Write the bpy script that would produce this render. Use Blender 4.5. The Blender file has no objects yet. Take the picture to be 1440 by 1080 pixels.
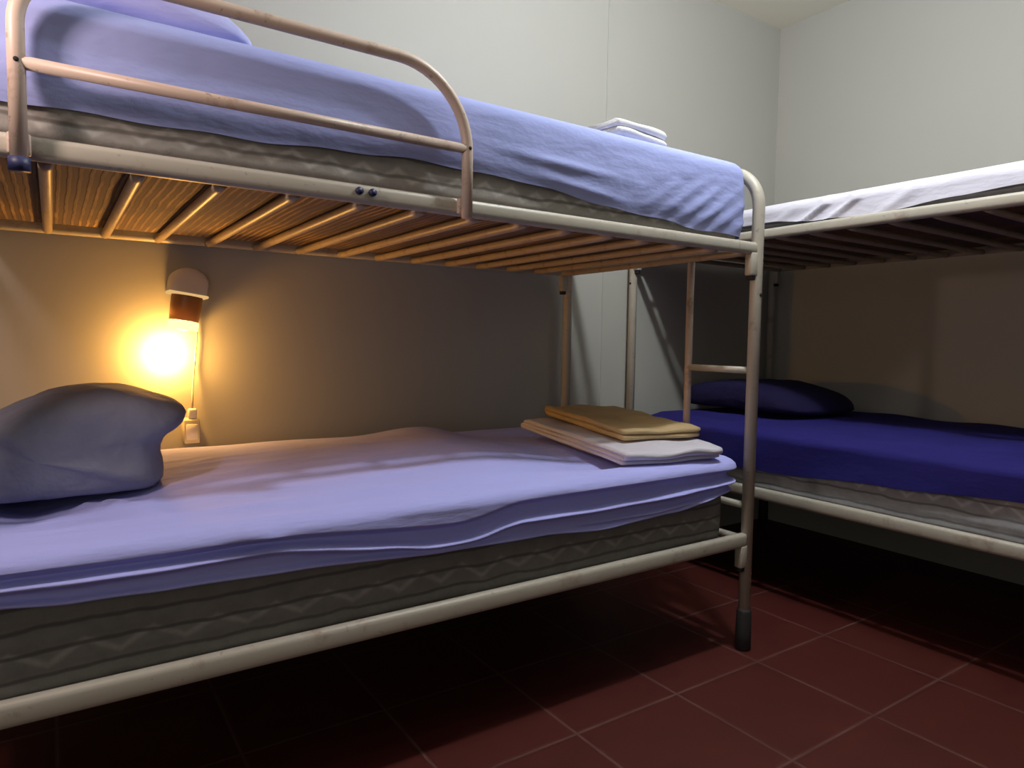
import bpy, bmesh, math, random
from mathutils import Vector, Matrix, noise
random.seed(7)
PI = math.pi
S = bpy.context.scene
COL = S.collection

# ------------------------------------------------------------------ materials
def new_mat(name):
    m = bpy.data.materials.new(name); m.use_nodes = True
    nt = m.node_tree; nt.nodes.clear()
    out = nt.nodes.new('ShaderNodeOutputMaterial')
    b = nt.nodes.new('ShaderNodeBsdfPrincipled')
    nt.links.new(b.outputs['BSDF'], out.inputs['Surface'])
    return m, nt, b
def N(nt, t, **kw):
    n = nt.nodes.new(t)
    for k, v in kw.items():
        if k in n.inputs.keys() if hasattr(n.inputs, 'keys') else False:
            n.inputs[k].default_value = v
        else:
            setattr(n, k, v)
    return n
def math_node(nt, op, a, b=None, c=None):
    n = nt.nodes.new('ShaderNodeMath'); n.operation = op
    for i, v in enumerate((a, b, c)):
        if v is None: continue
        if isinstance(v, (int, float)): n.inputs[i].default_value = v
        else: nt.links.new(v, n.inputs[i])
    return n.outputs[0]
def mix_col(nt, fac, a, b):
    n = nt.nodes.new('ShaderNodeMix'); n.data_type = 'RGBA'
    if isinstance(fac, (int, float)): n.inputs[0].default_value = fac
    else: nt.links.new(fac, n.inputs[0])
    for i, v in ((6, a), (7, b)):
        if isinstance(v, tuple): n.inputs[i].default_value = (*v, 1)
        else: nt.links.new(v, n.inputs[i])
    return n.outputs[2]
def ramp(nt, src, stops):
    r = nt.nodes.new('ShaderNodeValToRGB')
    el = r.color_ramp.elements
    el[0].position, el[0].color = stops[0][0], (*[stops[0][1]]*3, 1)
    el[1].position, el[1].color = stops[1][0], (*[stops[1][1]]*3, 1)
    nt.links.new(src, r.inputs[0]); return r.outputs[0]
def coords(nt):
    tc = nt.nodes.new('ShaderNodeTexCoord'); return tc.outputs['Object']
def noise_tex(nt, vec, scale, detail=3, rough=.55):
    n = nt.nodes.new('ShaderNodeTexNoise'); n.inputs['Scale'].default_value = scale
    n.inputs['Detail'].default_value = detail; n.inputs['Roughness'].default_value = rough
    nt.links.new(vec, n.inputs['Vector']); return n.outputs['Fac']
def bump(nt, b, h, strength=.3, dist=.01):
    n = nt.nodes.new('ShaderNodeBump'); n.inputs['Strength'].default_value = strength
    n.inputs['Distance'].default_value = dist
    nt.links.new(h, n.inputs['Height']); nt.links.new(n.outputs[0], b.inputs['Normal'])
def scaled(nt, vec, s):
    n = nt.nodes.new('ShaderNodeMapping'); n.inputs['Scale'].default_value = s
    nt.links.new(vec, n.inputs['Vector']); return n.outputs[0]

def plain(name, col, rough=.6, var=.0, scale=20, bmp=0, metallic=0):
    m, nt, b = new_mat(name)
    b.inputs['Roughness'].default_value = rough; b.inputs['Metallic'].default_value = metallic
    b.inputs['Base Color'].default_value = (*col, 1)
    if var or bmp:
        v = coords(nt); f = noise_tex(nt, v, scale)
        if var:
            c = mix_col(nt, f, tuple(x*(1-var) for x in col), tuple(min(1, x*(1+var)) for x in col))
            nt.links.new(c, b.inputs['Base Color'])
        if bmp: bump(nt, b, f, bmp, .005)
    return m
def fabric(name, col, var=.08, weave=.15, wr=.35, wrs=(6, 14, 14), rough=.9):
    m, nt, b = new_mat(name)
    b.inputs['Roughness'].default_value = rough
    b.inputs['Specular IOR Level'].default_value = .2
    v = coords(nt)
    f = noise_tex(nt, scaled(nt, v, wrs), 1.0, 4)
    g = noise_tex(nt, v, 350, 1)
    nt.links.new(mix_col(nt, f, tuple(x*(1-var) for x in col), tuple(x*(1+var) for x in col)), b.inputs['Base Color'])
    h = math_node(nt, 'ADD', math_node(nt, 'MULTIPLY', f, wr*4), math_node(nt, 'MULTIPLY', g, weave*.2))
    bump(nt, b, h, .5, .012)
    return m
def painted_metal(name, col, rust=.5):
    m, nt, b = new_mat(name)
    v = coords(nt)
    f = noise_tex(nt, v, 9, 6, .7)
    k = ramp(nt, f, ((.60 - .06*rust, 0), (.67, 1)))
    k2 = ramp(nt, noise_tex(nt, v, 60, 3), ((.66, 0), (.70, 1)))
    grime = mix_col(nt, noise_tex(nt, v, 3, 4), tuple(x*.86 for x in col), col)
    c = mix_col(nt, math_node(nt, 'MULTIPLY', k, .75*rust), grime, (.20, .085, .04))
    c = mix_col(nt, math_node(nt, 'MULTIPLY', k2, .5*rust), c, (.10, .05, .03))
    nt.links.new(c, b.inputs['Base Color'])
    b.inputs['Roughness'].default_value = .42
    bump(nt, b, f, .08, .002)
    return m
def wall_mat(name, col):
    m, nt, b = new_mat(name)
    v = coords(nt)
    f = noise_tex(nt, v, 2.2, 4); g = noise_tex(nt, v, 90, 2)
    nt.links.new(mix_col(nt, f, tuple(x*.95 for x in col), col), b.inputs['Base Color'])
    b.inputs['Roughness'].default_value = .62
    bump(nt, b, g, .06, .003)
    return m
def tile_mat(x0, y0, size):
    m, nt, b = new_mat('terracotta_tiles')
    v = coords(nt)
    sep = nt.nodes.new('ShaderNodeSeparateXYZ'); nt.links.new(v, sep.inputs[0])
    def edge(o, off):
        t = math_node(nt, 'DIVIDE', math_node(nt, 'SUBTRACT', o, off), size)
        fr = math_node(nt, 'FRACT', t)
        return math_node(nt, 'MINIMUM', fr, math_node(nt, 'SUBTRACT', 1.0, fr)), math_node(nt, 'FLOOR', t)
    ex, ix = edge(sep.outputs[0], x0); ey, iy = edge(sep.outputs[1], y0)
    e = math_node(nt, 'MINIMUM', ex, ey)
    grout = math_node(nt, 'LESS_THAN', e, .011)
    comb = nt.nodes.new('ShaderNodeCombineXYZ'); nt.links.new(ix, comb.inputs[0]); nt.links.new(iy, comb.inputs[1])
    wn = nt.nodes.new('ShaderNodeTexWhiteNoise'); wn.noise_dimensions = '3D'; nt.links.new(comb.outputs[0], wn.inputs['Vector'])
    mott = noise_tex(nt, v, 7, 4)
    base = mix_col(nt, mott, TILE_A, TILE_B)
    base = mix_col(nt, math_node(nt, 'MULTIPLY', wn.outputs['Value'], .35), base, TILE_C)
    gr = mix_col(nt, noise_tex(nt, v, 5, 3), TILE_A, GROUT)
    c = mix_col(nt, grout, base, gr)
    nt.links.new(c, b.inputs['Base Color'])
    b.inputs['Roughness'].default_value = .55
    b.inputs['Specular IOR Level'].default_value = .25
    hh = ramp(nt, e, ((.0, 0), (.03, 1)))
    bump(nt, b, hh, .35, .004)
    return m
def ticking(name, col, light, dark, zig=.085, zbot=.0, band=(.07, .04), stripe=.0):
    """Mattress cover: quilted zigzag along the border and dark seam lines."""
    m, nt, b = new_mat(name)
    v = coords(nt)
    sep = nt.nodes.new('ShaderNodeSeparateXYZ'); nt.links.new(v, sep.inputs[0])
    along = math_node(nt, 'ADD', sep.outputs[0], sep.outputs[1])
    wob = math_node(nt, 'MULTIPLY', math_node(nt, 'SUBTRACT', noise_tex(nt, v, 9, 2), .5), .02)
    z = math_node(nt, 'ADD', math_node(nt, 'SUBTRACT', sep.outputs[2], zbot), wob)
    tri = math_node(nt, 'ABSOLUTE', math_node(nt, 'SUBTRACT', math_node(nt, 'FRACT', math_node(nt, 'DIVIDE', along, zig)), .5))
    line = math_node(nt, 'ADD', math_node(nt, 'MULTIPLY', tri, band[1]*2), band[0] - band[1]*.5)
    d = math_node(nt, 'ABSOLUTE', math_node(nt, 'SUBTRACT', z, line))
    zz = ramp(nt, d, ((.002, 1), (.009, 0)))
    fuzz = noise_tex(nt, v, 26, 4, .65)
    c = mix_col(nt, fuzz, tuple(x*.7 for x in col), tuple(x*1.25 for x in col))
    c = mix_col(nt, math_node(nt, 'MULTIPLY', zz, math_node(nt, 'MULTIPLY', fuzz, 1.0)), c, light)
    sw = math_node(nt, 'SINE', math_node(nt, 'MULTIPLY', z, 2*PI/.042))
    sl = ramp(nt, sw, ((.72, 0), (.98, 1)))
    c = mix_col(nt, math_node(nt, 'MULTIPLY', sl, .75), c, dark)
    nt.links.new(c, b.inputs['Base Color'])
    b.inputs['Roughness'].default_value = .92
    b.inputs['Specular IOR Level'].default_value = .15
    h = math_node(nt, 'ADD', math_node(nt, 'MULTIPLY', sw, -.4), math_node(nt, 'MULTIPLY', fuzz, .8))
    bump(nt, b, h, .5, .006)
    return m
def reed_mat(name):
    m, nt, b = new_mat(name)
    v = coords(nt)
    sep = nt.nodes.new('ShaderNodeSeparateXYZ'); nt.links.new(v, sep.inputs[0])
    wob = math_node(nt, 'MULTIPLY', noise_tex(nt, v, 14, 3), .008)
    xx = math_node(nt, 'ADD', sep.outputs[0], wob)
    w = math_node(nt, 'SINE', math_node(nt, 'MULTIPLY', xx, 2*PI/.018))
    k = ramp(nt, w, ((.1, 0), (.75, 1)))
    big = ramp(nt, noise_tex(nt, scaled(nt, v, (4.5, 2.0, 1)), 1.0, 3), ((.44, 0), (.56, 1)))
    c = mix_col(nt, k, (.14, .08, .04), (.42, .275, .135))
    c = mix_col(nt, math_node(nt, 'MULTIPLY', big, .8), c, (.10, .072, .075))
    nt.links.new(c, b.inputs['Base Color'])
    b.inputs['Roughness'].default_value = .85
    bump(nt, b, k, .5, .004)
    return m

TILE_A, TILE_B, TILE_C, GROUT = (.048, .009, .008), (.092, .019, .013), (.058, .009, .010), (.15, .08, .07)
M = {}
M['wall'] = wall_mat('off_white_wall_paint', (.46, .455, .415))
M['ceil'] = wall_mat('ceiling_paint', (.84, .82, .68))
M['far'] = wall_mat('low_bounce_wall', (.06, .05, .045))  # out-of-view walls, colour darkened to hold down bounced light
M['groove'] = plain('panel_seam', (.30, .29, .27), .8)
M['tile'] = tile_mat(1.456, .925, .367)
M['cream'] = painted_metal('cream_paint', (.51, .475, .40), .55)
M['cream_rust'] = painted_metal('worn_cream_paint', (.66, .52, .43), .8)
M['slat'] = painted_metal('slat_paint', (.46, .37, .27), .9)
M['rubber'] = plain('black_rubber', (.018, .016, .018), .7, .2, 30)
M['bolt'] = plain('blue_black_bolt', (.02, .025, .09), .5, .3, 60)
M['hole'] = plain('dark_hole', (.012, .01, .01), .9)
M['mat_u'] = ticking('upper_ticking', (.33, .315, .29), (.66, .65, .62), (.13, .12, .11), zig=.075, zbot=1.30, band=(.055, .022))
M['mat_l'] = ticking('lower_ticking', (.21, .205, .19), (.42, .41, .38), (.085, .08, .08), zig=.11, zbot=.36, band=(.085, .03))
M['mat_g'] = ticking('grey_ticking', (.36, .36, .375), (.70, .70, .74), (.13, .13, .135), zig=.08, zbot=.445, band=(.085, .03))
M['under'] = reed_mat('mattress_underside')
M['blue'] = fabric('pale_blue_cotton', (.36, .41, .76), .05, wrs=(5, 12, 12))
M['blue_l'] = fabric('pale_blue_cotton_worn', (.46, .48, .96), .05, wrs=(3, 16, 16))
M['white'] = fabric('white_cotton', (.72, .71, .82), .04, wrs=(14, 4, 10), wr=.5)
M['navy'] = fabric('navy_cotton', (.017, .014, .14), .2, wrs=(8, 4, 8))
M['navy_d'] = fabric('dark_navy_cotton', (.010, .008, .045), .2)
M['slate'] = fabric('slate_blue_cotton', (.27, .28, .38), .18, wrs=(9, 9, 9), wr=.6)
M['lav'] = fabric('lavender_cotton', (.46, .48, .82), .05)
M['towel'] = fabric('white_towelling', (.80, .79, .77), .05, weave=.8)
M['linen'] = fabric('white_folded_cotton', (.62, .60, .68), .05)
M['tan'] = fabric('mustard_towelling', (.50, .37, .20), .12, weave=.9)
M['plastic'] = plain('white_plastic', (.72, .70, .68), .4)
M['ivory'] = plain('ivory_plastic', (.62, .56, .42), .45)
M['cordm'] = plain('cream_flex', (.55, .48, .36), .5)
def glow(name, col, e):
    m = bpy.data.materials.new(name); m.use_nodes = True; nt = m.node_tree; nt.nodes.clear()
    o = nt.nodes.new('ShaderNodeOutputMaterial'); em = nt.nodes.new('ShaderNodeEmission')
    em.inputs[0].default_value = (*col, 1); em.inputs[1].default_value = e
    nt.links.new(em.outputs[0], o.inputs[0]); return m
M['bulb'] = glow('lit_bulb', (1, .72, .30), 9)
M['lit_rim'] = glow('lit_frosted_rim', (1, .70, .26), 2.2)
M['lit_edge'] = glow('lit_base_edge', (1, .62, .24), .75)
m, nt, b = new_mat('amber_shade')
b.inputs['Base Color'].default_value = (.36, .20, .09, 1); b.inputs['Roughness'].default_value = .3
b.inputs['Transmission Weight'].default_value = 0
tr = nt.nodes.new('ShaderNodeBsdfTranslucent'); tr.inputs[0].default_value = (.34, .19, .075, 1)
mx = nt.nodes.new('ShaderNodeMixShader'); mx.inputs[0].default_value = .35
nt.links.new(b.outputs[0], mx.inputs[1]); nt.links.new(tr.outputs[0], mx.inputs[2])
nt.links.new(mx.outputs[0], nt.nodes['Material Output'].inputs[0]); M['amber'] = m
m, nt, b = new_mat('frosted_rim')
b.inputs['Base Color'].default_value = (.9, .8, .6, 1)
tr = nt.nodes.new('ShaderNodeBsdfTranslucent'); tr.inputs[0].default_value = (.95, .85, .6, 1)
mx = nt.nodes.new('ShaderNodeMixShader'); mx.inputs[0].default_value = .6
nt.links.new(b.outputs[0], mx.inputs[1]); nt.links.new(tr.outputs[0], mx.inputs[2])
nt.links.new(mx.outputs[0], nt.nodes['Material Output'].inputs[0]); M['rim'] = m

# ------------------------------------------------------------------ mesh helpers
def build(name, bm, mat, parent=None, smooth=True, mats=None, angle=None):
    """bm is in the parent's own frame (root-local); links it as ONE mesh object."""
    bmesh.ops.recalc_face_normals(bm, faces=bm.faces)
    me = bpy.data.meshes.new(name); bm.to_mesh(me); bm.free()
    if smooth: me.polygons.foreach_set('use_smooth', [True]*len(me.polygons))
    for mm in (mats or [mat]): me.materials.append(mm)
    if smooth and angle: me.set_sharp_from_angle(angle=math.radians(angle))
    o = bpy.data.objects.new(name, me); COL.objects.link(o)
    if parent is not None: o.parent = parent
    return o
def tag(o, label=None, cat=None, group=None, kind=None):
    if label: o['label'] = label
    if cat: o['category'] = cat
    if group: o['group'] = group
    if kind: o['kind'] = kind
    return o
def empty(name, loc, rz=0):
    o = bpy.data.objects.new(name, None); COL.objects.link(o)
    o.location = loc; o.rotation_euler = (0, 0, rz); o.empty_display_size = .1
    return o
def bx(bm, lo, hi, bev=0, seg=2):
    r = bmesh.ops.create_cube(bm, size=1)
    vs = r['verts']
    for v in vs:
        for i in range(3): v.co[i] = lo[i] + (v.co[i]+.5)*(hi[i]-lo[i])
    if bev:
        es = list({e for v in vs for e in v.link_edges})
        bmesh.ops.bevel(bm, geom=es, offset=bev, segments=seg, profile=.5, affect='EDGES')
def fillet(pts, rad, seg=8):
    pts = [Vector(p) for p in pts]; out = [pts[0]]
    for i in range(1, len(pts)-1):
        p = pts[i]; r = rad[i-1] if isinstance(rad, (list, tuple)) else rad
        a = (pts[i-1]-p).normalized(); c = (pts[i+1]-p).normalized()
        ang = a.angle(c)
        if r <= 0 or ang > PI-.01: out.append(p); continue
        d = r/math.tan(ang/2); cen = p + (a+c).normalized()*(r/math.sin(ang/2))
        s = p+a*d - cen; e = p+c*d - cen
        n = s.cross(e).normalized(); tot = s.angle(e)
        for k in range(seg+1):
            out.append(cen + Matrix.Rotation(tot*k/seg, 3, n) @ s)
    out.append(pts[-1]); return out
def tube(bm, pts, r, seg=12, cap=True):
    pts = [Vector(p) for p in pts]; n = len(pts); rings = []
    t0 = (pts[1]-pts[0]).normalized()
    u = t0.orthogonal().normalized()
    for i, p in enumerate(pts):
        if i == 0: t = t0
        elif i == n-1: t = (pts[-1]-pts[-2]).normalized()
        else: t = ((pts[i+1]-p).normalized() + (p-pts[i-1]).normalized()).normalized()
        u = (u - t*u.dot(t)).normalized(); w = t.cross(u)
        rr = r[i] if isinstance(r, list) else r
        rings.append([bm.verts.new(p + u*rr*math.cos(2*PI*k/seg) + w*rr*math.sin(2*PI*k/seg)) for k in range(seg)])
    for i in range(n-1):
        for k in range(seg):
            bm.faces.new((rings[i][k], rings[i][(k+1) % seg], rings[i+1][(k+1) % seg], rings[i+1][k]))
    if cap: bm.faces.new(rings[0][::-1]); bm.faces.new(rings[-1])
def lathe(bm, prof, mtx=None, seg=28, cap0=True, cap1=True):
    rings = []
    for r, z in prof:
        rings.append([bm.verts.new(Vector((r*math.cos(2*PI*k/seg), r*math.sin(2*PI*k/seg), z))) for k in range(seg)])
    for i in range(len(rings)-1):
        for k in range(seg):
            bm.faces.new((rings[i][k], rings[i][(k+1) % seg], rings[i+1][(k+1) % seg], rings[i+1][k]))
    if cap0: bm.faces.new(rings[0][::-1])
    if cap1: bm.faces.new(rings[-1])
    if mtx is not None:
        for ring in rings:
            for v in ring: v.co = mtx @ v.co
def perim(x0, x1, y0, y1, rc, step=.02):
    """Rounded rectangle, counter-clockwise: (x, y, nx, ny)."""
    out = []
    def seg(a, b, n):
        L = (Vector(b)-Vector(a)).length; k = max(1, int(L/step))
        for i in range(k):
            t = i/k; out.append((a[0]+(b[0]-a[0])*t, a[1]+(b[1]-a[1])*t, *n))
    def arc(cx, cy, a0):
        k = 8
        for i in range(k):
            a = a0 + PI/2*i/k; out.append((cx+rc*math.cos(a), cy+rc*math.sin(a), math.cos(a), math.sin(a)))
    seg((x0+rc, y0), (x1-rc, y0), (0, -1)); arc(x1-rc, y0+rc, -PI/2)
    seg((x1, y0+rc), (x1, y1-rc), (1, 0)); arc(x1-rc, y1-rc, 0)
    seg((x1-rc, y1), (x0+rc, y1), (0, 1)); arc(x0+rc, y1-rc, PI/2)
    seg((x0, y1-rc), (x0, y0+rc), (-1, 0)); arc(x0+rc, y0+rc, PI)
    return out
def loft(bm, loops, mat_idx=None, close=True):
    rings = [[bm.verts.new(Vector(p)) for p in lp] for lp in loops]
    for i in range(len(rings)-1):
        n = len(rings[i])
        for k in range(n):
            q = (rings[i][k], rings[i][(k+1) % n], rings[i+1][(k+1) % n], rings[i+1][k])
            q2 = []
            for v in q:
                if v not in q2: q2.append(v)
            f = bm.faces.new(q2)
            if mat_idx: f.material_index = mat_idx[i]
    return rings
def medial(x, y, x0, x1, y0, y1):
    hw = min(x1-x0, y1-y0)/2
    return (min(max(x, x0+hw), x1-hw), min(max(y, y0+hw), y1-hw))
def edge_dist(x, y, x0, x1, y0, y1):
    return max(0, min(x-x0, x1-x, y-y0, y1-y))
def nz(x, y, z, s, seed=0):
    return noise.noise(Vector((x*s+seed*7.3, y*s+seed*3.1, z*s+seed*1.7)))

def mattress_bm(x0, x1, y0, y1, z0, z1, crown=.05, rc=.06, er=.035, bulge=.006, seed=1, cs=.16, mod=None):
    P = perim(x0, x1, y0, y1, rc); bm = bmesh.new(); loops = []; mi = []
    def top(x, y):
        d = edge_dist(x, y, x0, x1, y0, y1)
        return z1 + crown*(1-math.exp(-d/cs)) + .004*nz(x, y, 0, 5, seed) + (mod(x, y)*min(1, d/.10) if mod else 0)
    def inset(k, z=None):
        lp = []
        for (x, y, nx, ny) in P:
            mx_, my_ = medial(x, y, x0, x1, y0, y1)
            xx, yy = x+(mx_-x)*k, y+(my_-y)*k
            lp.append((xx, yy, top(xx, yy) if z is None else z + .004*nz(xx, yy, 3, 6, seed)))
        return lp
    for k in (.999, .6, .3, .1): loops.append(inset(k, z0)); mi.append(1)
    side = []
    for a in range(0, 91, 30): side.append((-er*(1-math.sin(math.radians(a))), z0 + er*(1-math.cos(math.radians(a)))))
    hz = z1-z0
    for t in (.25, .4, .55, .7): side.append((bulge*math.sin(PI*t), z0+hz*t))
    for a in range(0, 91, 18): side.append((-er*(1-math.cos(math.radians(a))), z1-er+er*math.sin(math.radians(a))))
    for (o, z) in side:
        lp = []
        for (x, y, nx, ny) in P:
            w = .004*nz(x, y, z, 7, seed)
            lp.append((x+nx*(o+w), y+ny*(o+w), z)); 
        loops.append(lp); mi.append(0)
    mi[3] = 1
    hw = min(x1-x0, y1-y0)/2
    for d in (.07, .10, .14, .19, .25, .32, .40): loops.append(inset(min(d/hw, .999))); mi.append(0)
    loops.append(inset(.999)); mi.append(0)
    loft(bm, loops, mi)
    return bm, top
def sheet_bm(x0, x1, y0, y1, z1, top, hem, fold, rc=.06, er=.035, off=.006, seed=2, wr=.004, step=.014, rows=22, gap=.0):
    """A fitted sheet: hem(x,y,nx,ny) gives the hem height, fold(...) pushes the side out."""
    P = perim(x0, x1, y0, y1, rc, step); bm = bmesh.new(); loops = []
    er2 = er+off
    for j in range(rows+1):
        t = j/rows; lp = []
        for (x, y, nx, ny) in P:
            zh = hem(x, y, nx, ny); zt = z1-er
            z = zh + (zt-zh)*t
            o = off + .011 + fold(x, y, nx, ny, z, t) + wr*nz(x, y, z, 9, seed)*(1-.4*t)
            lp.append((x+nx*o, y+ny*o, z))
        loops.append(lp)
    for a in (18, 36, 54, 72, 90):
        lp = []
        for (x, y, nx, ny) in P:
            o = -er + er2*math.cos(math.radians(a))
            tz = fold(x, y, nx, ny, z1-er, 1.0)*math.cos(math.radians(a))
            lp.append((x+nx*(o+tz+.011*math.cos(math.radians(a))), y+ny*(o+tz+.011*math.cos(math.radians(a))), z1-er+(er2+.004)*math.sin(math.radians(a))))
        loops.append(lp)
    hw = min(x1-x0, y1-y0)/2
    for d in (.05, .065, .085, .11, .14, .17, .20, .24, .28, .32, .36, .40, .44, hw):
        k = min(d/hw, .999); lp = []
        for (x, y, nx, ny) in P:
            mx_, my_ = medial(x, y, x0, x1, y0, y1)
            xx, yy = x+(mx_-x)*k, y+(my_-y)*k
            lp.append((xx, yy, top(xx, yy)+off+.004+.5*wr*(1+nz(xx, yy, 0, 8, seed))))
        loops.append(lp)
    loft(bm, loops)
    return bm
def interp(x, tab):
    if x <= tab[0][0]: return tab[0][1]
    for (a, u), (b_, v) in zip(tab, tab[1:]):
        if x <= b_:
            t = (x-a)/(b_-a); t = t*t*(3-2*t); return u+(v-u)*t
    return tab[-1][1]
def gauss(d, s): return math.exp(-(d/s)**2)

# ------------------------------------------------------------------ setting
WY, WX, CZ = 2.40, 3.378, 2.735
LX, LY = -2.2, -1.9
def struct(name, lo, hi, mat):
    bm = bmesh.new(); bx(bm, lo, hi); return tag(build(name, bm, mat, smooth=False), kind='structure')
struct('floor', (LX-.1, LY-.1, -.1), (WX+.1, WY+.1, 0), M['tile'])
struct('ceiling', (LX-.1, LY-.1, CZ), (WX+.1, WY+.1, CZ+.1), M['ceil'])
SEAM = 2.116
bm = bmesh.new()
bx(bm, (LX, WY, 0), (SEAM-.004, WY+.1, CZ)); bx(bm, (SEAM+.004, WY, 0), (WX, WY+.1, CZ))
bx(bm, (SEAM-.004, WY+.0022, 0), (SEAM+.004, WY+.1, CZ))
tag(build('wall_back', bm, M['wall'], smooth=False), kind='structure')
struct('wall_right', (WX, LY, 0), (WX+.1, WY+.1, CZ), M['wall'])
struct('wall_left', (LX-.1, LY, 0), (LX, WY+.1, CZ), M['far'])
struct('wall_front', (LX, LY-.1, 0), (WX, LY, CZ), M['far'])

# ------------------------------------------------------------------ bunk frame
TR = .019
def rail_bm(x0, x1, y, z0, z1, th=.028):
    bm = bmesh.new(); bx(bm, (x0, y-th/2, z0), (x1, y+th/2, z1), .0115, 3); return bm
def make_bunk(loc, rz, label, L, W, dz, dl, guard):
    root = empty('bunk_bed', loc, rz); tag(root, label, 'bunk bed', 'metal bunk beds')
    zu0, zu1 = 1.2806+dz, 1.3195+dz; zl0, zl1 = .344+dl, .390+dl
    for xe, sgn in ((0, 1), (L, -1)):
        bm = bmesh.new()
        top = 1.556+dz
        tube(bm, fillet([(xe, 0, .125), (xe, 0, top), (xe, W, top), (xe, W, .125)], .125, 10), TR, 14)
        build('end_frame', bm, M['cream'], root)
        for yy in (0, W):
            bm = bmesh.new(); lathe(bm, [(.020, 0), (.026, .004), (.0255, .05), (.0235, .128), (.0205, .136)], Matrix.Translation((xe, yy, 0)), 16)
            build('rubber_foot', bm, M['rubber'], root)
            for zz in (zu0, zl0):
                bm = bmesh.new()
                s = sgn
                a, b_ = sorted((xe+s*.012, xe+s*.042))
                bx(bm, (a, yy-.014, zz-.066), (b_, yy+.014, zz+.006), .004)
                build('bracket', bm, M['cream'], root)
                bm = bmesh.new(); bx(bm, (a+.004, yy-.010, zz-.080), (b_-.006, yy+.010, zz-.0655), .002)
                build('bracket_hook', bm, M['rubber'], root)
        for zz in (zu0+.018, zl0+.02):
            bm = bmesh.new(); tube(bm, [(xe, TR*.6, zz), (xe, W-TR*.6, zz)], .0125, 12)
            build('end_rail', bm, M['cream'], root)
        bm = bmesh.new()
        for t in (0, PI):
            pass
        tube(bm, [(xe, -TR-.0012, 1.155+dz), (xe, -TR+.004, 1.155+dz)], .0055, 10); build('bolt_hole', bm, M['hole'], root)
    for yy in (0, W):
        build('upper_side_rail', rail_bm(TR*.55, L-TR*.55, yy, zu0, zu1), M['cream'], root, angle=40)
        build('lower_side_rail', rail_bm(TR*.55, L-TR*.55, yy, zl0, zl1), M['cream'], root, angle=40)
    # slats: one mesh each, copied along the deck
    bm = bmesh.new(); tube(bm, [(0, .012, 0), (0, .06, -.002), (0, W-.06, -.002), (0, W-.012, 0)], .0115, 10)
    s0 = build('slat', bm, M['slat'], root); first = True
    k = 0
    for zz in (zu0+.008, zl0+.008):
        xx = L-.038
        while xx > .04:
            if first: o = s0; first = False
            else: o = s0.copy(); COL.objects.link(o)
            o.location = (xx + random.uniform(-.004, .004), 0, zz); xx -= .1405
    # ladder at the foot end
    bm = bmesh.new(); tube(bm, [(L, .268, zl0+.02), (L, .268, zu0+.018)], .0125, 12); build('ladder_rail', bm, M['cream_rust'], root)
    for zz in (.475, .915):
        bm = bmesh.new(); tube(bm, [(L, .012, zz+dz), (L, .268, zz+dz)], .0115, 12); build('rung', bm, M['cream'], root)
    if guard:
        g0, g1, gt = .164, .978, 1.587
        bm = bmesh.new()
        tube(bm, fillet([(g0, -.034, 1.272), (g0, -.034, gt), (g1, -.034, gt), (g1, -.034, 1.272)], [.105, .170], 12), .0125, 14)
        g = build('guard_rail', bm, M['cream_rust'], root)
        bm = bmesh.new(); tube(bm, [(g0+.006, -.034, 1.4235), (g1-.006, -.034, 1.4235)], .0105, 12); build('cross_bar', bm, M['cream_rust'], g)
        for gx in (g0, g1):
            bm = bmesh.new(); bx(bm, (gx-.016, -.026, 1.283), (gx+.016, -.0135, 1.317), .003); build('clamp', bm, M['cream_rust'], g)
            bm = bmesh.new(); tube(bm, [(gx, -.034-.0132, 1.4235), (gx, -.040, 1.4235)], .004, 8); build('rivet', bm, M['hole'], g)
        bm = bmesh.new(); tube(bm, [(g0, -.034, 1.276), (g0, -.034, 1.255)], .0155, 12); tag(build('end_cap', bm, M['bolt'], g), 'dark blue plastic cap')
        for gx in (.732, .761):
            bm = bmesh.new(); tube(bm, [(gx, -.022, 1.303), (gx, -.010, 1.303)], .008, 10); tag(build('bolt', bm, M['bolt'], root), 'dark blue bolt head')
    return root

XF, YF, X2, Y2 = 1.861, 1.377, 2.28, 2.366
L, W = 2.06, .955
make_bunk((XF-L, YF, 0), 0, 'cream metal bunk bed along the back wall, with curved guard rail and reading lamp behind', L, W, 0, 0, True)
W2 = 1.06
make_bunk((X2, Y2, 0), -PI/2, 'cream metal bunk bed along the right wall, with white upper and navy lower bedding', L, W2, .1205, .051, False)

# ------------------------------------------------------------------ bed 1, upper berth
hx0 = XF-L
a0, a1, b0, b1 = hx0+.045, XF-.044, YF+.020, YF+W-.02
bm, topU = mattress_bm(a0, a1, b0, b1, 1.302, 1.556, .018, seed=3)
tag(build('mattress', bm, None, mats=[M['mat_u'], M['under']]), 'grey quilted mattress on the upper berth by the guard rail, pale blue sheet over it', 'mattress')
HU = [(-.1, 1.372), (.26, 1.374), (.70, 1.392), (.9, 1.386), (1.35, 1.352), (1.64, 1.333), (1.80, 1.334)]
def hemU(x, y, nx, ny):
    if ny < -.3: return interp(x, HU) + .002*math.sin(x*31)
    return 1.335
def foldU(x, y, nx, ny, z, t):
    f = 0
    if ny < -.3:
        # diagonal pulls near the foot corner and a few creases
        u = (x-1.30) - (z-1.34)*1.5
        f += .006*max(0, math.sin(u*2*PI/.085+.6))*gauss(x-1.62, .22)*gauss(z-1.39, .07)
        f += .007*gauss(z-(1.45-.05*(x-.9)), .012)*gauss(x-1.08, .16)
        f += .006*gauss(z-(1.405-.10*(x-1.0)), .010)*gauss(x-1.15, .13)
        f -= .004*gauss(t, .12)
        f += .006*math.sin(PI*min(1, t))
    return f
bm = sheet_bm(a0, a1, b0, b1, 1.556, topU, hemU, foldU, seed=5)
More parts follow.
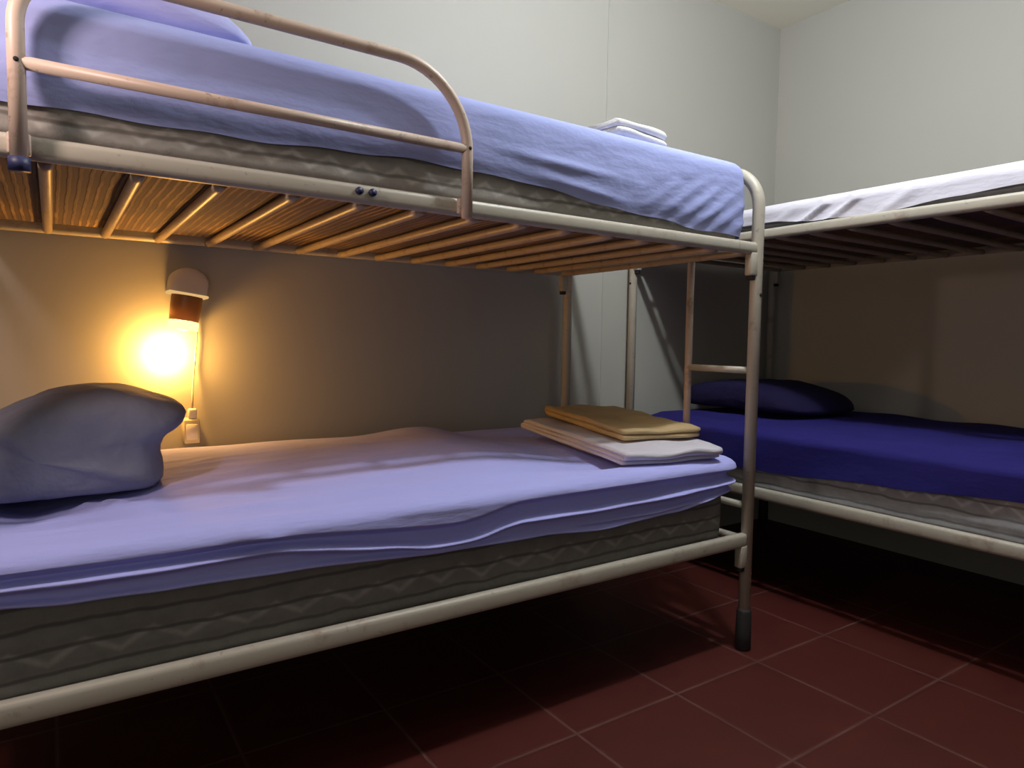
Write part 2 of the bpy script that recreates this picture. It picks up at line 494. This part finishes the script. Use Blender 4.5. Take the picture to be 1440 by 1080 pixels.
tag(build('fitted_sheet', bm, M['blue']), 'pale blue fitted sheet stretched over the upper mattress behind the guard rail', 'sheet')

# ------------------------------------------------------------------ bed 1, lower berth
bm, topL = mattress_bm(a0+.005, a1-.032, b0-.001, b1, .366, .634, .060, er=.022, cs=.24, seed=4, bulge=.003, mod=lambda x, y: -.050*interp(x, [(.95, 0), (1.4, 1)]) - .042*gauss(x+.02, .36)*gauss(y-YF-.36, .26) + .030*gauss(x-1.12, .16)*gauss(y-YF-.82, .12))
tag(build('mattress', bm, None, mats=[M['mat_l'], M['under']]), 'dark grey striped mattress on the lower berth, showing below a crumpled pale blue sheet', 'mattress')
CB = [(-.1, .604), (.14, .600), (.32, .602), (.77, .574), (.97, .602), (1.36, .603), (1.74, .604)]
R1 = [(-.1, .582), (.07, .575), (.32, .577), (.77, .527), (.97, .552), (1.36, .550), (1.77, .564)]
HL = [(-.1, .548), (.03, .536), (.18, .531), (.38, .526), (.77, .507), (1.02, .503), (1.23, .490), (1.51, .500), (1.78, .535)]
def hemL(x, y, nx, ny):
    if ny < -.3: return interp(x, HL)
    return .535
def foldL(x, y, nx, ny, z, t):
    f = 0
    if ny < -.3:
        cb, r1, hz = interp(x, CB), interp(x, R1), interp(x, HL)
        f += (.029+.006*nz(x, 0, 0, 5, 31))*max(0, min(1, (z-cb+.010)/.016))         # crest hangs out over the folds
        rr = nz(x, 0, 0, 4, 32)
        f += (.027+.004*rr)*gauss(z-r1-.004*nz(x, 0, 0, 9, 33), .0095+.004*rr)                       # ridge under the crest
        f += .014*gauss(z-hz-.004, .006)                   # rolled hem
        f += .016*gauss(z-(r1-.038), .006)*gauss(x-1.45, .28)
        f += .010*gauss(z-(cb+.01-.25*(x-.33)), .01)*gauss(x-.28, .1)
        f *= 1
    elif nx > .3:
        f += .010*gauss(z-.58, .012)
    return f
def topL2(x, y):
    z = topL(x, y)
    # creases on the top of the sheet and the peaks pushed up by the tucked edge
    z += .016*gauss((x-.10)+(y-YF-.20)*.6, .022)*gauss(y-YF-.20, .11)
    z += .008*gauss((x-.17)-(y-YF-.22)*.3, .02)*gauss(y-YF-.22, .09)
    z += .007*gauss((y-YF-.13)-(x-.45)*.10, .016)*gauss(x-.60, .25)
    z += .007*gauss((y-YF-.12)-(x-1.05)*.18, .014)*gauss(x-1.05, .2)
    z += .004*(1+nz(x, y, 2, 10, 9))*gauss(y-YF-.45, .2)
    return z
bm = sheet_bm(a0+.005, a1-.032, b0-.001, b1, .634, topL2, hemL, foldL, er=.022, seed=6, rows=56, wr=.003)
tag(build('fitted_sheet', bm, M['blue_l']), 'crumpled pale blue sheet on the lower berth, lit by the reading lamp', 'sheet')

# pillow on the lower berth: plump, its top flopping over to the right
def pillow_bm(outline, y0, y1, cen, puff=.05, seed=1, stations=20, n=84, under=None, ex=.32, crease=False):
    pts = [Vector(p) for p in outline]; Lp = [0]
    m_ = len(pts)
    for i in range(m_): Lp.append(Lp[-1]+(pts[(i+1) % m_]-pts[i]).length)
    def cr(u):
        d = (u % 1)*Lp[-1]
        for i in range(m_):
            if d <= Lp[i+1]:
                t = (d-Lp[i])/(Lp[i+1]-Lp[i])
                p0, p1, p2, p3 = pts[i-1], pts[i], pts[(i+1) % m_], pts[(i+2) % m_]
                return .5*((2*p1)+(p2-p0)*t+(2*p0-5*p1+4*p2-p3)*t*t+(3*p1-p0-3*p2+p3)*t**3)
        return pts[0]
    ring = [cr(k/n) for k in range(n)]; c = Vector(cen)
    loops = []
    for j in range(stations+1):
        s = j/stations; a = s*PI
        sc = max(.002, math.sin(a)**ex)
        yy = (y0+y1)/2 - (y1-y0)/2*math.copysign(abs(math.cos(a))**.8, math.cos(a))
        lp = []
        for p in ring:
            q = c + (p-c)*sc
            cz = .014*gauss(q.y-cen[1]-.02-.10*math.sin((q.x-cen[0])*5+seed), .016) if crease else 0
            w = .007*nz(q.x, yy, q.y, 9, seed)*min(1, sc*2) + .003*nz(q.x, yy, q.y, 24, seed+1)*min(1, sc*2)
            d = (p-c).normalized()
            lp.append((q.x+d.x*w, yy-cz*(1 if s < .5 else 0)+.006*nz(q.x, yy, q.y, 8, seed+2)*min(1, sc*2), max(q.y+d.y*w, cen[1]-10)))
        loops.append(lp)
    if under: loops = [[(x, y, max(z, under(x, y)+.016)) for x, y, z in lp] for lp in loops]
    bm = bmesh.new(); loft(bm, loops)
    return bm
zb = .655
OUT = [(-.36, zb+.004), (-.1, zb), (.10, zb), (.195, zb+.004), (.212, zb+.05), (.210, zb+.088), (.222, zb+.120), (.250, zb+.140), (.262, zb+.164), (.240, zb+.190),
       (.165, zb+.220), (.08, zb+.228), (-.02, zb+.210), (-.12, zb+.160), (-.30, zb+.10), (-.40, zb+.05)]
bm = pillow_bm(OUT, YF+.25, YF+.72, (-.03, zb+.09), seed=3, under=topL2, ex=.24, crease=True)
tag(build('pillow', bm, M['slate']), 'plump slate blue pillow at the left end of the lower berth under the lamp', 'pillow')
# pillow on the upper berth, only its sloping right end shows above the mattress
zb2 = 1.590
OUT2 = [(-.07, zb2+.01), (.10, zb2), (.36, zb2), (.40, zb2+.02), (.36, zb2+.055), (.28, zb2+.10), (.15, zb2+.135), (.0, zb2+.14), (-.075, zb2+.08)]
bm = pillow_bm(OUT2, YF+.12, YF+.72, (.16, zb2+.06), seed=8)
tag(build('pillow', bm, M['lav']), 'pale lavender pillow on the upper berth behind the guard rail top', 'pillow')

# ------------------------------------------------------------------ folded linen
def folded_bm(w, d, layers, th, seed=0, taper=.0, tilt=.0):
    """Cloth folded in a zigzag: fold loops at both d-ends, extruded along x (width w)."""
    cs = []                      # centre line in (y, z)
    gap = th*1.12
    for i in range(layers):
        z = th/2 + i*gap
        ys = [-d/2+.5*gap, d/2-.5*gap]
        jit = [random.uniform(-.010, .006) for _ in range(2)]
        if i % 2: ys = ys[::-1]; 
        e = 1 if ys[1] > 0 else -1
        a, b_ = ys[0], ys[1]+jit[0]*e
        for k in range(13):
            t = k/12; cs.append(Vector((a+(b_-a)*t, z)))
        if i < layers-1:
            for k in range(1, 6):
                ang = PI*k/6
                cs.append(Vector((b_+e*gap*.62*math.sin(ang), z+gap/2-gap/2*math.cos(ang))))
    # ribbon outline
    nrm = []
    for i in range(len(cs)):
        t = (cs[min(i+1, len(cs)-1)]-cs[max(i-1, 0)]).normalized(); nrm.append(Vector((-t.y, t.x)))
    h = th*.47
    out = [c+n*h for c, n in zip(cs, nrm)]
    tE = (cs[-1]-cs[-2]).normalized(); out += [cs[-1]+tE*h*.8]
    out += [c-n*h for c, n in reversed(list(zip(cs, nrm)))]
    tS = (cs[0]-cs[1]).normalized(); out += [cs[0]+tS*h*.8]
    bm = bmesh.new(); loops = []; nx = 22
    for j in range(nx+1):
        s = j/nx*2-1
        x = w/2*s
        lp = []
        for p in out:
            e = abs(s)**8*.006
            zz = p.y
            wob = .013*nz(x, p.y*4, seed, 7, seed)
            q = .006*nz(x, p.x, p.y, 10, seed)
            lp.append((x+.010*nz(p.x, p.y*4, seed*2, 8, seed), p.x+wob-(e if p.x > 0 else -e), max(0, zz+q*(zz/(layers*gap))*1.6 + tilt*p.x*(zz/(layers*gap)))))
        loops.append(lp)
    rings = loft(bm, loops)
    bm.faces.new(rings[0][::-1]); bm.faces.new(rings[-1])
    return bm
def place(o, loc, rz, rx=0): o.location = loc; o.rotation_euler = (rx, 0, rz); return o
o = build('folded_sheet', folded_bm(.365, .64, 3, .0115, seed=2), M['linen'])
tag(place(o, (1.568, YF+.325, .663), math.radians(-7), math.radians(3.0)), 'white folded sheet on the foot of the lower berth, under a mustard towel', 'sheet')
o = build('folded_towel', folded_bm(.29, .53, 2, .015, seed=5), M['tan'])
tag(place(o, (1.632, YF+.375, .7105), math.radians(-10), math.radians(3.0)), 'mustard yellow folded towel lying on the white folded sheet', 'towel')
o = build('folded_towel', folded_bm(.22, .20, 2, .021, seed=7), M['towel'])
tag(place(o, (1.45, YF+.20, 1.592), math.radians(4)), 'white folded towel lying on the upper berth in front of the wall seam', 'towel')

# ------------------------------------------------------------------ bed 2 berths
c0, c1, d0, d1 = X2+.028, X2+W2-.022, Y2-L+.045, Y2-.05
bm, topW = mattress_bm(c0, c1, d0, d1, 1.427, 1.528, .010, seed=11, er=.03)
tag(build('mattress', bm, None, mats=[M['mat_g'], M['under']]), 'thin mattress on the upper berth by the right wall, hidden under a white sheet', 'mattress')
HW = [(.5, 1.462), (.82, 1.463), (1.0, 1.458), (1.21, 1.440), (1.45, 1.446), (1.66, 1.466), (2.4, 1.466)]
def hemW(x, y, nx, ny): return interp(y, HW) if nx < -.3 else 1.45
def foldW(x, y, nx, ny, z, t):
    f = 0
    if nx < -.3:
        u = (y-1.45)*1.0 + (z-1.48)*1.6
        f += .017*gauss(u, .016)+.015*gauss(u+.11, .018)+.006*gauss(u-.12, .03)+.006*gauss(u+.30, .03)
        f += .004*(1+math.sin(y*17))
    return f
bm = sheet_bm(c0, c1, d0, d1, 1.528, topW, hemW, foldW, er=.03, seed=12, wr=.005)
tag(build('bed_sheet', bm, M['white']), 'white rumpled sheet on the upper berth by the right wall', 'sheet')
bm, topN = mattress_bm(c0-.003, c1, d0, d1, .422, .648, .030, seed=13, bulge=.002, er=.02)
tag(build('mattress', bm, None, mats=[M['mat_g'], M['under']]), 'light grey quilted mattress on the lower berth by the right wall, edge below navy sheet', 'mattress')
HN = [(.3, .575), (.77, .558), (1.17, .533), (1.6, .505), (2.4, .500)]
def hemN(x, y, nx, ny): return interp(y, HN) if nx < -.3 else .56
def foldN(x, y, nx, ny, z, t):
    return (.003*(1+math.sin(y*9+z*20))) if nx < -.3 else 0
def topN2(x, y): return topN(x, y) + .006*(1+nz(x, y, 0, 6, 14))
bm = sheet_bm(c0-.003, c1, d0, d1, .648, topN2, hemN, foldN, er=.02, seed=14)
tag(build('fitted_sheet', bm, M['navy']), 'navy blue sheet on the lower berth by the right wall', 'sheet')
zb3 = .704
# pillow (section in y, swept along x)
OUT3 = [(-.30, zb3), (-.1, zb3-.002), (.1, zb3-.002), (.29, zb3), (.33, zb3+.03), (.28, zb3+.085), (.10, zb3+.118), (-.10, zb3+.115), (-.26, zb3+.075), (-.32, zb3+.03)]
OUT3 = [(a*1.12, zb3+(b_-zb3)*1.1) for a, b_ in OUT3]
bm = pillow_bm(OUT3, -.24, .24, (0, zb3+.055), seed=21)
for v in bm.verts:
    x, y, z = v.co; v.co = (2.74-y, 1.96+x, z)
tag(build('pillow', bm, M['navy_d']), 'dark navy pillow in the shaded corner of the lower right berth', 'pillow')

# ------------------------------------------------------------------ wall lamp, cord and socket
lamp = empty('wall_lamp', (.352, WY, 1.09)); tag(lamp, 'lit wall reading lamp with white domed base and amber shade above the lower berth', 'lamp')
TL = Matrix.Rotation(math.radians(8), 4, 'Y')      # it hangs a little askew
bm = bmesh.new()
arch = [(.0555*math.cos(PI*k/16), .078+.044*math.sin(PI*k/16)) for k in range(17)]
arch = [(.0555, .043)] + arch + [(-.0555, .043)]
loft(bm, [[(x*sx, yy, .043+(z-.043)*sx) for x, z in arch] for yy, sx in ((0, 1), (-.055, 1), (-.066, .96), (-.072, .86), (-.0735, .70))])
bm.verts.ensure_lookup_table(); n_ = len(arch)
bm.faces.new([bm.verts[k] for k in range(n_)]); bm.faces.new([bm.verts[4*n_+k] for k in range(n_)])
for v in bm.verts: v.co = TL @ v.co
build('base', bm, M['plastic'], lamp, angle=50)
mt = TL @ Matrix.Translation((0, -.048, 0))
bm = bmesh.new(); bx(bm, (-.058, -.078, .034), (.058, 0, .043), .004, 2)
for v in bm.verts: v.co = TL @ v.co
build('base_rim', bm, M['lit_edge'], lamp)
bm = bmesh.new(); lathe(bm, [(.0455, .034), (.045, .0), (.0425, -.044), (.0395, -.044), (.042, .0), (.0425, .034), (.0455, .034)], mt, 32, False, False); build('lamp_shade', bm, M['amber'], lamp)
bm = bmesh.new(); lathe(bm, [(.0425, -.0445), (.0445, -.052), (.0435, -.072), (.0405, -.072), (.0405, -.052), (.0395, -.0445), (.0425, -.0445)], mt, 32, False, False); build('shade_rim', bm, M['lit_rim'], lamp)
bm = bmesh.new(); lathe(bm, [(.002, .02), (.012, .016), (.013, -.005), (.018, -.022), (.026, -.042), (.027, -.054), (.022, -.066), (.012, -.073), (.002, -.0745)], mt, 24); build('bulb', bm, M['bulb'], lamp)
bm = bmesh.new()
pts = [(.388, WY-.010, 1.135), (.392, WY-.006, 1.06), (.388, WY-.008, .98), (.380, WY-.008, .90), (.372, WY-.02, .82), (.367, WY-.044, .768)]
tube(bm, [Vector(p)-Vector((.352, WY, 1.09)) for p in pts], .0028, 8); build('cord', bm, M['cordm'], lamp)
bm = bmesh.new(); bx(bm, (.354-.352, -.058, .737-1.09), (.379-.352, -.034, .770-1.09), .005, 2); build('plug', bm, M['plastic'], lamp)
sock = empty('socket_box', (.363, WY, .66)); tag(sock, 'small cream socket box on the wall beside the slate pillow', 'socket')
bm = bmesh.new(); bx(bm, (-.023, -.062, .0), (.023, 0, .0765), .004, 2); build('box', bm, M['ivory'], sock)
bm = bmesh.new(); bx(bm, (-.017, -.065, .012), (.017, -.061, .062), .0015, 1); build('face_plate', bm, M['plastic'], sock)

# ------------------------------------------------------------------ light
def point(name, loc, col, power, r):
    l = bpy.data.lights.new(name, 'POINT'); l.color = col; l.energy = power; l.shadow_soft_size = r
    o = bpy.data.objects.new(name, l); COL.objects.link(o); o.location = loc; return o
point('ceiling_bulb', (1.61, .95, 2.58), (.95, .98, 1.0), 70, .045)
point('reading_bulb', tuple((Matrix.Translation((.352, WY, 1.09)) @ mt) @ Vector((-.034, .012, -.155))), (1, .47, .095), 10.5, .022)
point('other_bedside_bulb', (-.34, 1.13, 1.60), (1, .78, .70), 13, .05)
l = bpy.data.lights.new('fill_light', 'AREA'); l.shape = 'RECTANGLE'; l.size = .9; l.size_y = 1.6; l.energy = 8; l.color = (1, .95, .84)  # unseen soft fill, added to brighten the faces towards the camera
o = bpy.data.objects.new('fill_light', l); COL.objects.link(o); o.location = (-1.3, -1.2, 1.3)
o.rotation_euler = (Vector((.7, 1.9, .9))-o.location).to_track_quat('-Z', 'Y').to_euler()
w = bpy.data.worlds.new('world'); S.world = w; w.use_nodes = True
w.node_tree.nodes['Background'].inputs[0].default_value = (.5, .45, .6, 1)
w.node_tree.nodes['Background'].inputs[1].default_value = .0

# ------------------------------------------------------------------ camera
f, yaw, pitch, roll = 958.74, .976457, .0637065, .0145302
F = Vector((math.cos(yaw)*math.cos(pitch), math.sin(yaw)*math.cos(pitch), -math.sin(pitch)))
R0 = Vector((math.sin(yaw), -math.cos(yaw), 0)); U0 = R0.cross(F)
R = math.cos(roll)*R0 + math.sin(roll)*U0; U = -math.sin(roll)*R0 + math.cos(roll)*U0
cam = bpy.data.cameras.new('camera'); co = bpy.data.objects.new('camera', cam); COL.objects.link(co)
cam.sensor_fit = 'HORIZONTAL'; cam.sensor_width = 36; cam.lens = f/1440*36; cam.clip_start = .02
mw = Matrix((R, U, -F)).transposed().to_4x4(); mw.translation = (0, 0, 1.0); co.matrix_world = mw
S.camera = co
S.view_settings.view_transform = 'Standard'; S.view_settings.look = 'None'
S.view_settings.exposure = 0; S.view_settings.gamma = 1; S.view_settings.use_curve_mapping = False
S.cycles.use_denoising = True
S.cycles.sample_clamp_indirect = 4
S.cycles.max_bounces = 8
